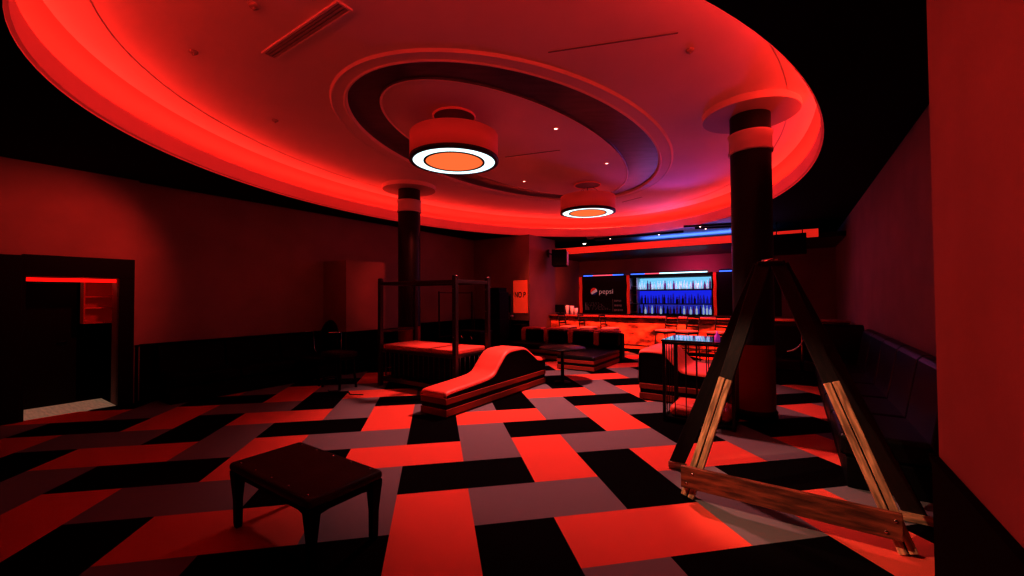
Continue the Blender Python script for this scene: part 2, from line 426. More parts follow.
# ------------------------------------------------------------------ bar
def bar():
    t = thing('bar_counter', 'long bar counter with mottled orange-lit front and dark red top', 'bar counter', 0, 0)
    mb = MB(); mb.box(-6.68, AR-.08, 12.22, 12.32, .1, 1.0, M['counter']); mb.build('front_panel', t)
    mb = MB(); mb.box(-6.68, AR-.08, 12.26, 12.36, 0, .1, M['black']); mb.build('plinth', t)
    mb = MB(); mb.box(-6.69, AR-.07, 12.08, 12.75, 1.02, 1.07, M['counter_top'], .012); mb.box(-6.68, AR-.08, 12.18, 12.7, 1.0, 1.02, M['black']); mb.build('countertop', t)
    mb = MB(); mb.box(-6.68, AR-.08, 12.36, 12.7, .02, 1.0, M['black']); mb.build('carcass', t)
    mb = MB(); mb.tube([(-6.6, 12.10, .22), (AR-.15, 12.10, .22)], .022, M['steel']); 
    for x in [-6.4+.9*k for k in range(9)]: mb.tube([(x, 12.10, .22), (x, 12.22, .22)], .012, M['steel'])
    mb.build('foot_rail', t)
bar()
# header over the bar: red fascia with painted-in glow, black soffit
mb = MB(); mb.box(-7.58, .62, 13.12, 13.2, 3.16, 3.37, M['strip_red']); o = struct(room(mb.build('trim_1')))
mb = MB(); mb.box(-7.58, .62, 13.2, 13.45, 3.17, 3.36, M['black']); mb.box(-7.58, AR, 13.45, BB, 3.17, 3.3, M['leather']); struct(room(mb.build('ceiling_bar_soffit')))
# back wall with three niches
PA = [-7.58, -5.50, -2.33, -.2]
mb = MB(); w = M['wall']
mb.box(-7.6, AR, BB, BB+.2, 2.52, HL, w); mb.box(-7.6, AR, BB, BB+.2, 0, .95, w); mb.box(-.25, AR, BB, BB+.2, .95, 2.52, w)
struct(room(mb.build('wall_back')))
def wavy(x, y, z0, z1, w, d, label, name='wavy_post'):
    mb = MB(); n = 24; L = []; R_ = []
    for k in range(n+1):
        z = (z1-z0)*k/n; wv = .10*w*math.sin(z*7.0)+.06*w*math.sin(z*13)
        L.append((-w/2+wv, z)); R_.append((w/2+wv*.6, z))
    mb.prism(L + R_[::-1], 'y', -d, 0, M['post_red'])
    o = room(mb.build(name), x, y, z0); tag(o, label, 'post', 'wavy red posts of the back bar')
for x, l in zip(PA[:3], ('wavy-edged red lit post left of the black menu board', 'wavy-edged red lit post between menu board and bottle shelves', 'wavy-edged red lit post right of the bottle shelves')):
    wavy(x+.07, BB-.01, .95, 2.50, .10, .09, l)
def ledstrip(x0, x1, mats, label):
    t = thing('light_strip', label, 'light strip', 0, 0)
    n = len(mats); L = (x1-x0)/n
    mb = MB()
    mb.box(x0, x1, BB-.12, BB-.05, 2.56, 2.60, M['black']); mb.build('housing', t)
    for k, m in enumerate(mats):
        mb = MB(); mb.box(x0+L*k, x0+L*(k+1), BB-.13, BB-.06, 2.515, 2.56, M[m]); mb.build('lens', t)
ledstrip(-7.35, -5.62, ['led_blue', 'led_pink', 'led_pink', 'led_blue'], 'light strip glowing pink and blue over the menu board')
ledstrip(-5.3, -2.5, ['led_blue', 'led_pink', 'led_white', 'led_white', 'led_white'], 'light strip glowing pale cyan over the bottle shelves')
ledstrip(-2.1, -.9, ['led_blue', 'led_blue', 'led_pink'], 'light strip glowing blue over the black niche by the column')
# menu board
def menu():
    t = thing('menu_board', 'black menu board with round drinks logo and faint chalk lists behind the bar', 'menu board', 0, BB+.0)
    mb = MB(); mb.box(-7.42, -5.52, -.02, .02, .98, 2.48, M['board']); mb.build('panel', t)
    mb = MB(); mb.box(-7.43, -5.52, -.035, -.02, .95, .98, M['black']); mb.build('lower_ledge', t)
    mb = MB(); mb.box(-7.43, -5.52, -.035, -.02, 2.46, 2.5, M['black']); mb.build('upper_ledge', t)
    y = -.026
    cx, cz, r = -6.92, 1.87, .155
    def region(m, f0, f1, nm, lab):
        # vertical slices between two curves over the disc
        mb = MB(); i = mb.mi(M[m]); n = 28; prev = None
        for k in range(n+1):
            x = -r + 2*r*k/n; h = math.sqrt(max(0, r*r-x*x)); lo, hi = max(-h, min(h, f0(x))), max(-h, min(h, f1(x)))
            cur = (mb.bm.verts.new((cx+x, y, cz+lo)), mb.bm.verts.new((cx+x, y, cz+hi)))
            if prev:
                f = mb.bm.faces.new([prev[0], cur[0], cur[1], prev[1]]); f.material_index = i
            prev = cur
        o = mb.build(nm, logo); o['label'] = lab
    mb = MB(); mb.lathe([(0, 0), (r+.012, 0), (r+.012, .004)], M['board'], 32); logo = mb.build('logo', t)
    bm2 = bmesh.new(); bm2.from_mesh(logo.data); bmesh.ops.transform(bm2, matrix=Matrix.Translation((cx, -.021, cz)) @ Matrix.Rotation(PI/2, 4, 'X'), verts=bm2.verts); bm2.to_mesh(logo.data); bm2.free()
    up = lambda x: .045 + .50*x + .9*x*abs(x)/r*.4
    dn = lambda x: -.085 + .50*x
    region('logo_red', up, lambda x: 9, 'logo_upper', 'red upper part')
    region('logo_white', dn, up, 'logo_band', 'white wave band')
    region('logo_blue', lambda x: -9, dn, 'logo_lower', 'dark blue lower part')
    text_mesh('lettering', 'pepsi', .30, M['logo_white'], t, (-6.70, -.024, 1.86), (PI/2, 0, 0), .003, 1.02, 1.0)
    mb = MB(); rr = random.Random(3); ch = M['chalk']
    mb.box(-6.10, -6.085, -.024, -.022, 1.03, 1.55, ch)
    for k in range(3):
        z = 1.48 - .19*k; x = -6.03
        while x < -5.72:
            d = rr.uniform(.03, .07); mb.box(x, x+d, -.024, -.022, z-rr.uniform(.03, .06), z+.03, ch); x += d+.02
    for k in range(6):
        z = 1.10+.055*k; x = -7.32
        while x < -6.2 - .1*k:
            d = rr.uniform(.02, .06); mb.box(x, x+d, -.024, -.022, z, z+.018, ch); x += d+rr.uniform(.02, .12)
    for x in (-7.32, -7.26, -7.2): mb.box(x, x+.03, -.024, -.022, 1.08, 1.40-(x+7.32)*1.5, ch)
    mb.build('chalk_markings', t)
menu()
# black panel in the third niche
mb = MB(); mb.box(-2.18, -.25, BB, BB+.03, .95, 2.5, M['board']); mb.box(-2.15, -.3, BB-.01, BB, 1.0, 2.45, M['board'])
tag(room(mb.build('wall_panel')), 'plain black panel right of the bottle shelves, partly behind the column', 'panel')
# bottle shelving niche
def backbar():
    t = thing('back_bar_shelving', 'blue backlit bottle shelving recessed in the wall behind the bar', 'shelving', 0, 0)
    x0, x1 = -5.42, -2.38; y0, y1 = BB, BB+.55
    mb = MB(); mb.box(x0, x1, y1, y1+.03, .9, 2.5, M['black']); mb.box(x0-.03, x0, y0, y1, .9, 2.5, M['white']); mb.box(x1, x1+.03, y0, y1, .9, 2.5, M['black'])
    mb.box(x0, x1, y0, y1, 2.40, 2.5, M['black']); mb.box(x0, x1, y0, y1, .86, .95, M['black']); mb.build('case', t)
    for z0, z1, m in ((1.93, 2.38, 'glow_cyan'), (1.37, 1.87, 'glow_blue'), (.97, 1.33, 'glow_dim')):
        mb = MB(); mb.box(x0+.28, x1-.02, y1-.03, y1-.005, z0, z1, M[m]); mb.build('backlight', t)
    for z in (1.89, 1.33):
        mb = MB(); mb.box(x0+.01, x1-.01, y0+.12, y1-.03, z, z+.03, M['lamp_rim']); mb.build('shelf', t)
    mb = MB(); mb.box(x0+.24, x0+.27, y0+.2, y1, .95, 2.4, M['white'])
    for k in range(4): mb.box(x0+.01, x0+.24, y0+.25, y1, 1.0+.35*k, 1.02+.35*k, M['white'])
    mb.build('side_rack', t)
backbar()
def bottle_src(name, prof, m):
    mb = MB(); mb.lathe(prof, M[m], 10); o = mb.build(name)
    o.hide_render = False; return o
kinds = [
    [(0, 0), (.038, 0), (.04, .02), (.04, .19), (.014, .25), (.014, .32), (0, .32)],
    [(0, 0), (.045, 0), (.045, .15), (.03, .20), (.016, .23), (.016, .30), (0, .30)],
    [(0, 0), (.034, 0), (.036, .22), (.018, .28), (.015, .35), (0, .35)],
]
rows = [
    (1.92, 27, ['bottle_clear', 'bottle_clear', 'bottle_amber'], 'pale glowing bottle standing on the brightest top shelf behind the bar', 'bottles on the top shelf'),
    (1.36, 25, ['bottle_blue', 'bottle_dark', 'bottle_blue'], 'blue lit bottle standing on the middle shelf behind the bar', 'bottles on the middle shelf'),
    (.95, 23, ['bottle_dark', 'bottle_clear', 'bottle_amber'], 'dim bottle standing on the lowest shelf behind the bar', 'bottles on the lowest shelf'),
]
rb = random.Random(11)
for z, n, ms, lab, grp in rows:
    src = {}
    for i in range(n):
        x = -5.08 + (2.62)*i/(n-1) + rb.uniform(-.015, .015); y = BB + .33 + rb.uniform(-.06, .06); key = (rb.randrange(3), rb.choice(ms))
        if key not in src:
            o = src[key] = bottle_src('bottle', kinds[key[0]], key[1])
        else:
            o = src[key].copy(); C.objects.link(o)
        room(o, x, y, z); s_ = rb.uniform(.88, 1.12); o.scale = (1, 1, s_); tag(o, lab, 'bottle', grp)

# wall end sign, things on the counter
def sign():
    t = thing('wall_sign', 'tall orange sign with dark letters on the wall left of the bar', 'sign', -7.02, BE-.035, 1.16)
    mb = MB(); mb.box(-.26, .26, 0, .02, 0, 1.02, M['sign'], .004); mb.build('panel', t)
    text_mesh('lettering', 'NO P', .25, M['ink'], t, (-.215, -.003, .56), (PI/2, 0, 0), .002, 1.0, .70, bold=.004)
sign()
def on_counter():
    t = thing('till_screen', 'black till screen standing at the left end of the bar counter', 'screen', -6.48, 12.5, 1.07)
    mb = MB(); mb.box(-.1, .1, -.08, .1, 0, .03, M['black'], .006); mb.build('base', t)
    mb = MB(); mb.box(-.17, .17, -.03, .01, .06, .32, M['black'], .01); mb.box(-.02, .02, 0, .05, .03, .2, M['black']); mb.build('screen', t)
    prof = [(0, 0), (.05, 0), (.075, .3), (.07, .3), (.045, .015), (0, .012)]
    for x, h, l in ((-6.2, 1.0, 'tall white cup stack beside the till screen on the bar'), (-6.03, .95, 'white cup stack second from the till screen on the bar'), (-5.88, .7, 'short white cup stack furthest from the till screen on the bar')):
        mb = MB(); mb.lathe(prof, M['cup'], 16); o = room(mb.build('cup_stack'), x, 12.5, 1.07); o.scale = (.9, .9, h); tag(o, l, 'cups')
on_counter()

# bar stools
def stool():
    t = thing('bar_stool', 's', 'bar stool', 0, 0)
    k = M['blackmetal']
    mb = MB(); mb.box(-.2, .2, -.2, .2, .72, .78, M['seat_cream'], .022, 3); mb.build('seat', t)
    mb = MB(); mb.box(-.19, .19, -.19, .19, .69, .72, k); mb.build('seat_frame', t)
    for sx in (-1, 1):
        mb = MB(); mb.tube([(sx*.21, -.21, 0), (sx*.18, -.17, .69)], .014, k); mb.build('leg', t)
        mb = MB(); mb.tube([(sx*.21, .22, 0), (sx*.18, .18, .69), (sx*.18, .20, .8), (sx*.18, .26, 1.12)], .014, k); mb.build('rear_leg', t)
    mb = MB()
    for q in (.28,):
        mb.tube([(-.2, -.196, q), (.2, -.196, q)], .01, k); mb.tube([(-.2, .205, q), (.2, .205, q)], .01, k)
        for sx in (-1, 1): mb.tube([(sx*.2, -.196, q), (sx*.2, .205, q)], .01, k)
    mb.build('footrest', t)
    for j, z in enumerate((.87, .95, 1.03, 1.11)):
        mb = MB(); yy = .20+.06*(z-.8)/.32; mb.box(-.19, .19, yy-.008, yy+.008, z-.018, z+.018, k, .004); mb.build('back_slat', t)
    return t
st = stool(); st.location = W(-5.57, 11.3); st.rotation_euler = (0, 0, PHI + PI/2 - .1)
st['label'] = 'ladder-back bar stool turned sideways at the bar, furthest left of six'; st['group'] = 'bar stools'
for a, b, r, l in ((-4.93, 11.32, PI/2, 'ladder-back bar stool turned sideways, second from the left at the bar'), (-4.26, 11.3, PI/2-.05, 'ladder-back bar stool turned sideways, third from the left, above the sofa end'),
                   (-2.74, 11.3, -.45, 'ladder-back bar stool with its back to the bar, below the bottle shelves middle'), (-2.22, 11.3, -.5, 'ladder-back bar stool with its back to the bar, second from the right'),
                   (-1.5, 11.35, -.35, 'ladder-back bar stool with its back to the bar, nearest the column')):
    dup(st, a, b, 0, r, l, 'bar stools')

# loudspeaker hung at the bar corner and the white spot
def hung():
    t = thing('loudspeaker', 'black loudspeaker hung high on the wall end beside the bar', 'loudspeaker', -6.20, 12.0, 2.92, math.radians(20))
    mb = MB(); mb.prism([(-.26, -.24), (.20, -.28), (.24, .2), (-.22, .26)], 'x', -.24, .22, M['black']); mb.build('cabinet', t)
    mb = MB(); mb.box(.222, .26, -.18, .17, -.24, .2, M['white'], .01); mb.build('grille', t)['label'] = 'pale lit side grille'
    mb = MB(); mb.tube([(-.1, .2, .1), (-.40, .2, .18)], .02, M['blackmetal']); mb.box(-.42, -.39, .1, .3, .05, .3, M['blackmetal']); mb.build('bracket', t)
    t = thing('spotlight', 'small spotlight glowing white under the ceiling above the loudspeaker', 'spotlight', -5.72, 12.85, 3.50)
    mb = MB(); mb.lathe([(0, .08), (.05, .08), (.06, .0), (.075, -.06), (.068, -.06)], M['black'], 20); mb.lathe([(0.018, .08), (.018, .1)], M['black'], 10); mb.build('housing', t)
    mb = MB(); mb.lathe([(0, -.10), (.04, -.085), (.07, -.05)], M['spot_white'], 20); mb.build('lens', t)
hung()
def unit():
    t = thing('ceiling_unit', 'boxy black unit hung before the red lit fascia right of the nearer column', 'unit', .0, 12.95, 2.72)
    mb = MB(); mb.box(-.36, .36, -.14, .12, 0, .53, M['black'], .015); mb.build('case', t)
    for x in (-.28, .28):
        mb = MB(); mb.tube([(x, 0, .52), (x, 0, HL-2.72)], .012, M['blackmetal']); mb.build('hanger', t)
    mb = MB()
    for k in range(5): mb.box(-.3, .3, -.15, -.138, .08+.08*k, .11+.08*k, M['leather_dull'])
    mb.build('grille', t)
unit()
# dark track beams under the bay ceiling
for a0, b0, a1, b1, l in ((-5.4, 12.9, -2.6, 12.95, 'black lighting track on the ceiling before the bar, longer run'), (-2.4, 12.0, -.4, 12.6, 'black lighting track on the ceiling before the bar, nearer the column'), (-2.2, 12.5, -.9, 12.95, 'short black lighting track between header and the longer run')):
    L = math.hypot(a1-a0, b1-b0); t = thing('lighting_track', l, 'track', (a0+a1)/2, (b0+b1)/2, HL-.06, math.atan2(b1-b0, a1-a0))
    mb = MB(); mb.box(-L/2, L/2, -.03, .03, 0, .05, M['black']); mb.build('rail', t)
    for q in (-.3, .25):
        mb = MB(); mb.lathe([(0, -.02), (.018, -.016), (.022, 0)], M['dl_white'], 12, c=(q*L, 0, 0)); mb.build('lamp', t)

# ------------------------------------------------------------------ sectional pieces with striped bases
def striped_base(t, x0, x1, y0, y1, z1=.27):
    h = z1-.02; z = .02
    for i, (nm, m) in enumerate((('base_stripe', 'stripe_red'), ('base_stripe', 'black'), ('base_stripe', 'stripe_red'))):
        hh = h*(.40, .26, .34)[i]; off = (0, .012, 0)[i]
        mb = MB(); mb.box(x0+off, x1-off, y0+off, y1-off, z, z+hh, M[m], .008); o = mb.build(nm, t); o['label'] = ('lower red stripe', 'black stripe', 'upper red stripe')[i]; z += hh
    mb = MB(); mb.box(x0+.04, x1-.04, y0+.04, y1-.04, 0, .02, M['black']); mb.build('plinth', t)
def smooth_profile(pts, n=6):
    out = []
    for i in range(len(pts)-1):
        p0, p1, p2, p3 = pts[max(i-1, 0)], pts[i], pts[i+1], pts[min(i+2, len(pts)-1)]
        for k in range(n):
            t_ = k/n
            out.append(tuple(.5*((2*p1[j]) + (-p0[j]+p2[j])*t_ + (2*p0[j]-5*p1[j]+4*p2[j]-p3[j])*t_*t_ + (-p0[j]+3*p1[j]-3*p2[j]+p3[j])*t_**3) for j in (0, 1)))
    out.append(pts[-1]); return out
def wave_lounger(name, label, prof, width, a, b, rot, L, group):
    """profile along local y (0..L), width along local x"""
    t = thing(name, label, 'chaise', a, b, 0, rot, group)
    striped_base(t, 0, width, 0, L)
    top = smooth_profile(prof)
    mb = MB(); i = mb.mi(M['leather_dull'])
    mb.prism([(0.0, .27)] + [(y, z-.02) for y, z in top] + [(L, .27)], 'x', .012, width-.012, M['leather_dull']); mb.build('body', t)['label'] = 'black sides'
    # red upholstered top: a rounded slab following the profile
    mb = MB(); i = mb.mi(M['red_vinyl']); sec = [(0, -.02), (0, .0), (.02, .022), (.06, .03), (width-.06, .03), (width-.02, .022), (width, 0), (width, -.02)]
    rings = []
    for y, z in top: rings.append([mb.bm.verts.new((x, y, z-.01+dz)) for x, dz in sec])
    y0, z0 = top[0]; rings.insert(0, [mb.bm.verts.new((x, y0-.015, .27 if dz < .03 else .27)) for x, dz in sec])
    for A, B in zip(rings, rings[1:]):
        for j in range(len(sec)-1):
            f = mb.bm.faces.new([A[j], A[j+1], B[j+1], B[j]]); f.material_index = i; f.smooth = True
    mb.build('upholstery', t)['label'] = 'red padded top'
    return t
wave_lounger('chaise_lounge', 'long red-topped wave chaise with black sides in the middle of the floor',
             [(0, .28), (.05, .345), (.5, .37), (.92, .395), (1.12, .44), (1.26, .56), (1.42, .70), (1.56, .755), (1.8, .765), (2.05, .745), (2.3, .61), (2.5, .50), (2.77, .49)],
             .50, -4.43, 4.20, 0, 2.77, 'wave shaped chaises')
wave_lounger('chaise_lounge', 'wide wave chaise with high left end behind the caged glass-top table',
             [(0, .75), (.05, .785), (.34, .785), (.44, .72), (.60, .55), (.70, .50), (.9, .49), (1.28, .48)],
             1.09, -2.05, 7.78, -PI/2, 1.28, 'wave shaped chaises')

def sofa():
    t = thing('sofa', 'long black sofa with red stripes between its back cushions, facing the middle', 'sofa', 0, 0)
    x0, x1 = -6.6, -3.6
    striped_base(t, x0, -4.52, 9.55, 10.35, .25)
    mb = MB(); mb.box(x0, x1, 10.36, 10.56, .02, .70, M['leather_dull'], .02); mb.build('back', t)
    n = 4; w = (x1-x0)/n
    for k in range(n):
        mb = MB(); mb.box(x0+w*k+.20, x0+w*(k+1)-.03, 10.16, 10.36, .40, .73, M['leather_dull'], .05, 4); mb.build('back_cushion', t)
        mb = MB(); mb.box(x0+w*k+.04, x0+w*k+.19, 10.17, 10.37, .38, .73, M['red_vinyl'], .03, 3); mb.build('back_stripe', t)['label'] = 'red stripe'
    for k in range(n):
        mb = MB(); mb.box(x0+w*k+.03, x0+w*(k+1)-.08, 10.26, 10.58, .70, .775, M['red_vinyl'], .025, 3); mb.build('back_top', t)['label'] = 'red padded top edge'
    for k in range(3):
        ww = (-4.52-x0)/3
        mb = MB(); mb.box(x0+ww*k+.01, x0+ww*(k+1)-.01, 9.55, 10.2, .25, .40, M['leather'], .04, 4); mb.build('seat_cushion', t)
sofa()
def ottoman():
    t = thing('ottoman', 'large low black leather ottoman with striped base in front of the sofa', 'ottoman', -4.5, 8.5)
    striped_base(t, 0, .92, 0, 1.62, .24)
    mb = MB(); mb.box(-.005, .925, -.005, 1.63, .235, .335, M['leather'], .04, 4); mb.build('cushion', t)
ottoman()
def low_table():
    t = thing('side_table', 'small round dark pedestal table standing at the far end of the red chaise', 'table', -3.70, 7.22)
    mb = MB(); mb.lathe([(0, .65), (.43, .65), (.45, .66), (.45, .675), (.44, .685), (0, .685)], M['leather'], 40); mb.build('tabletop', t)
    mb = MB(); mb.lathe([(.035, .03), (.032, .1), (.03, .60), (.06, .65)], M['black'], 18); mb.build('pedestal', t)
    mb = MB(); mb.lathe([(0, 0), (.16, 0), (.16, .012), (.05, .035), (0, .035)], M['black'], 28); mb.build('base', t)
low_table()

# ------------------------------------------------------------------ four-post caged bed
def bed():
    t = thing('four_post_bed', 'dark metal four-post bed with caged base and red mattress', 'bed', -6.51, 5.15)
    Lx, Ly = 1.90, .88; s = M['steel']
    for x in (0, Lx):
        for y in (0, Ly):
            mb = MB(); mb.box(x-.038, x+.038, y-.038, y+.038, 0, 2.0, s, .006)
            mb.lathe([(.03, 2.0), (.05, 2.005), (.05, 2.03), (.0, 2.04)], s, 14, c=(x, y, 0)); 
            for z in (.5, 1.0, 1.4, 1.8): mb.lathe([(0, 0), (.012, 0), (.012, .01), (0, .012)], M['chrome'], 8, c=(x, y-.05, z))
            mb.build('post', t)
    for p0, p1 in (((0, 0), (Lx, 0)), ((0, Ly), (Lx, Ly)), ((0, 0), (0, Ly)), ((Lx, 0), (Lx, Ly))):
        mb = MB()
        mb.box(min(p0[0], p1[0])-.028, max(p0[0], p1[0])+.028, min(p0[1], p1[1])-.028, max(p0[1], p1[1])+.028, 1.90, 1.96, s, .006); mb.build('top_rail', t)
    mb = MB(); mb.box(.02, Lx-.02, .02, Ly-.02, .08, .17, s, .01); mb.build('base_tray', t)
    mb = MB(); mb.box(.10, Lx-.10, .16, Ly-.10, .171, .635, M['black'], .02); mb.build('cage_shade_box', t)  # black block standing in for the darkness inside the cage
    mb = MB(); mb.box(.0, Lx, .0, Ly, .64, .69, s, .006); mb.build('platform', t)
    mb = MB(); mb.box(.03, Lx-.03, .03, Ly-.03, .69, .78, M['red_vinyl'], .025, 3); mb.build('mattress', t)['label'] = 'red vinyl mattress'
    for k in range(1, 15):
        x = Lx*k/15
        for y in (.01, Ly-.01):
            mb = MB(); mb.tube([(x, y, .16), (x, y, .66)], .007, M['steel'], 6); mb.build('cage_bar', t)
    for k in range(1, 7):
        for x in (.01, Lx-.01):
            mb = MB(); mb.tube([(x, Ly*k/7, .16), (x, Ly*k/7, .66)], .007, M['steel'], 6); mb.build('cage_bar', t)
    mb = MB(); mb.box(-.02, .02, 0, Ly, 1.0, 1.05, s); mb.build('side_rail', t)
bed()

# ------------------------------------------------------------------ caged glass-top table
def cage():
    t = thing('cage_table', 'tall black barred cage with a glossy glass top beside the column', 'cage', -1.42, 5.73)
    Lx, Ly, H_ = .82, .72, 1.06; k = M['blackmetal']
    mb = MB(); mb.box(-.03, Lx+.03, -.03, Ly+.03, H_, H_+.025, M['glass_top'], .006); mb.build('glass_top', t)
    for x in (0, Lx):
        for y in (0, Ly):
            mb = MB(); mb.box(x-.018, x+.018, y-.018, y+.018, 0, H_-.001, k, .003); mb.build('leg', t)
    for z, nm in ((.04, 'lower_rail'), (H_-.035, 'upper_rail')):
        mb = MB()
        for y in (0, Ly): mb.box(0, Lx, y-.012, y+.012, z, z+.03, k)
        for x in (0, Lx): mb.box(x-.012, x+.012, 0, Ly, z, z+.03, k)
        mb.build(nm, t)
    for j in range(1, 6):
        for y in (0, Ly):
            mb = MB(); mb.tube([(Lx*j/6, y, .05), (Lx*j/6, y, H_-.02)], .006, k, 6); mb.build('bar', t)
    for j in range(1, 5):
        for x in (0, Lx):
            mb = MB(); mb.tube([(x, Ly*j/5, .05), (x, Ly*j/5, H_-.02)], .006, k, 6); mb.build('bar', t)
    mb = MB(); mb.box(.02, Lx-.02, .02, Ly-.02, .045, .06, k); mb.build('floor_tray', t)
    mb = MB(); mb.box(0, .74, 0, .56, 0, .15, M['red_vinyl'], .07, 5)
    o = room(mb.build('cushion'), -1.42+.04, 5.73+.06, .06); tag(o, 'plump red cushion lying inside the barred cage', 'cushion')
    mb = MB(); mb.lathe([(0, 0), (.035, 0), (.035, .01), (.035, .06), (.013, .085), (.013, .12), (0, .12)], M['pink_liq'], 14)
    tag(room(mb.build('bottle'), -.80, 5.95, H_+.025), 'small pink bottle standing on the glass-top cage', 'bottle')
    mb = MB(); mb.lathe([(0, 0), (.03, 0), (.036, .07), (.032, .07), (.027, .01), (0, .008)], M['pink_liq'], 14)
    tag(room(mb.build('drinking_glass'), -.70, 6.2, H_+.025), 'small pink-lit tumbler on the glass-top cage beside the bottle', 'glass')
cage()

# ------------------------------------------------------------------ timber A-frame
def plank(name, p0, p1, w, th, m, parent, up=(0, 0, 1), groove=False, label=None):
    p0, p1 = Vector(p0), Vector(p1); d = p1-p0; L = d.length; x = d.normalized()
    z = Vector(up); z = (z - x*z.dot(x)).normalized(); y = z.cross(x)
    mb = MB()
    if groove:
        mb.box(0, L, -th/2, th/2, -w/2, -.004, M[m], .005); mb.box(0, L, -th/2, th/2, .004, w/2, M[m], .005); mb.box(.01, L-.01, -th/2+.012, th/2-.012, -.006, .006, M['black'])
    else: mb.box(0, L, -th/2, th/2, -w/2, w/2, M[m], .005)
    o = mb.build(name, parent)
    o.matrix_local = Matrix(((x.x, y.x, z.x, p0.x), (x.y, y.y, z.y, p0.y), (x.z, y.z, z.z, p0.z), (0, 0, 0, 1)))
    if label: o['label'] = label
    return o
def aframe():
    ca, cb = -.13, 3.95
    t = thing('timber_frame', 'timber A-frame trestle standing on four splayed legs beside the near wall', 'frame', ca, cb)
    F0, F1, R0, R1 = (-.735-ca, 3.70-cb), (.595-ca, 3.66-cb), (-.95-ca, 4.24-cb), (.74-ca, 4.20-cb)
    ap = 1.93
    def mid(f, s): return (f[0]*(1-s), f[1]*(1-s), ap*s)
    out = lambda f: (f[1], -f[0], 0)
    for f, sgn, s0 in ((F0, 1, .51), (F1, -1, .535)):
        p0 = Vector((*f, .012)); p2 = Vector((sgn*-.045, -.02, ap)); p1 = p0.lerp(p2, s0); fw = Vector((0, -.042, 0))
        up = (.75, 0, sgn*.3)
        plank('leg', p0, p2, .10, .04, 'wood_dark', t, up=up, label='dark front leg')
        plank('batten', p0+fw, p1+fw, .10, .035, 'wood_pale', t, up=up, groove=True, label='pale grooved batten on the lower leg')
    for f, sgn in ((R0, 1), (R1, -1)):
        plank('leg', (*f, .03), (sgn*-.06, .05, ap-.02), .13, .04, 'wood_dark', t, up=(1, 0, .3*sgn), label='dark rear leg')
    # boards
    plank('cross_board', (F0[0]-.035, F0[1]-.085, .19), (F1[0]-.03, F1[1]-.085, .19), .17, .04, 'wood_red', t, label='reddish front board')
    plank('foot_block', (R0[0]-.06, R0[1]-.035, .035), (R0[0]+.10, R0[1]-.035, .035), .06, .04, 'wood_pale', t, label='pale block at the rear foot')
    plank('foot_block', (R1[0]-.10, R1[1]-.035, .035), (R1[0]+.08, R1[1]-.035, .035), .06, .04, 'wood_pale', t, label='pale block at the rear foot')
    mb = MB(); mb.box(-.09, .09, -.075, .08, ap-.02, ap+.01, M['blackmetal'], .01); mb.tube([(-.06, 0, ap+.015), (.05, 0, ap+.02)], .018, M['chrome'], 10)
    mb.build('apex_plate', t)
    for f in (F0, F1):
        for dz in (-.04, .04):
            mb = MB(); mb.lathe([(0, 0), (.011, 0), (.009, .006), (0, .008)], M['chrome'], 10)
            o = mb.build('bolt', t); o.location = (f[0]+dz*.6+(.03 if f is F0 else -.09), f[1]-.106, .19+dz); o.rotation_euler = (PI/2, 0, 0)
    # shiny cord hanging from the hinge side
    mb = MB(); pts = [(.22, -.02, 1.42), (.225, -.03, 1.38), (.20, -.02, 1.30), (.15, .0, 1.24), (.10, .02, 1.22)]
    mb.tube(smooth_profile3(pts), .006, M['chrome'], 6); mb.build('hook', t)
def smooth_profile3(P_, n=6):
    out = []
    for i in range(len(P_)-1):
        a = [P_[max(i-1, 0)], P_[i], P_[i+1], P_[min(i+2, len(P_)-1)]]
        for k in range(n):
            q = k/n
            out.append(tuple(.5*((2*a[1][j]) + (-a[0][j]+a[2][j])*q + (2*a[0][j]-5*a[1][j]+4*a[2][j]-a[3][j])*q*q + (-a[0][j]+3*a[1][j]-3*a[2][j]+a[3][j])*q**3) for j in range(3)))
    out.append(P_[-1]); return out
aframe()

# ------------------------------------------------------------------ studded bench near the photographer
def bench():
    t = thing('padded_bench', 'low dark leather studded bench standing on the near left carpet', 'bench', -2.90, 1.63)
    mb = MB(); mb.box(-.53, .53, -.27, .27, .41, .47, M['bench_leather'], .025, 4); mb.build('padded_top', t)
    mb = MB()
    poly_x = [(-.50, .40), (.50, .40), (.50, .33), (.44, .345), (.36, .365), (-.36, .365), (-.44, .345), (-.50, .33)]
    poly_y = [(-.24, .40), (.24, .40), (.24, .33), (.18, .35), (.12, .36), (-.12, .36), (-.18, .35), (-.24, .33)]
    for y in (-.24, .22): mb.prism(poly_x, 'y', y, y+.02, M['leather_dull'])
    for x in (-.50, .48): mb.prism(poly_y, 'x', x, x+.02, M['leather_dull'])
    mb.box(-.5, .5, -.24, .24, .40, .415, M['leather_dull']); mb.build('apron', t)
    for sx in (-1, 1):
        for sy in (-1, 1):
            mb = MB(); n = 8; rows_ = []
            for z, w in ((0, .018), (.03, .022), (.2, .024), (.33, .034), (.38, .038), (.41, .038)):
                cx, cy = sx*(.485-.01*(.4-z)), sy*(.225-.005*(.4-z)); rows_.append([mb.bm.verts.new((cx+dx*w, cy+dy*w, z)) for dx, dy in ((-1, -1), (1, -1), (1, 1), (-1, 1))])
            i = mb.mi(M['leather_dull'])
            for A, B in zip(rows_, rows_[1:]):
                for j in range(4): mb.bm.faces.new([A[j], A[(j+1) % 4], B[(j+1) % 4], B[j]]).material_index = i
            mb.bm.faces.new(rows_[0][::-1]); mb.bm.faces.new(rows_[-1]); mb.build('leg', t)
    for k in range(5):
        for sy in (-1, 1):
            mb = MB(); mb.lathe([(.009, 0), (.007, .004), (0, .006)], M['chrome'], 8); o = mb.build('stud', t); o.location = (-.44+.22*k, sy*.225, .469)
bench()

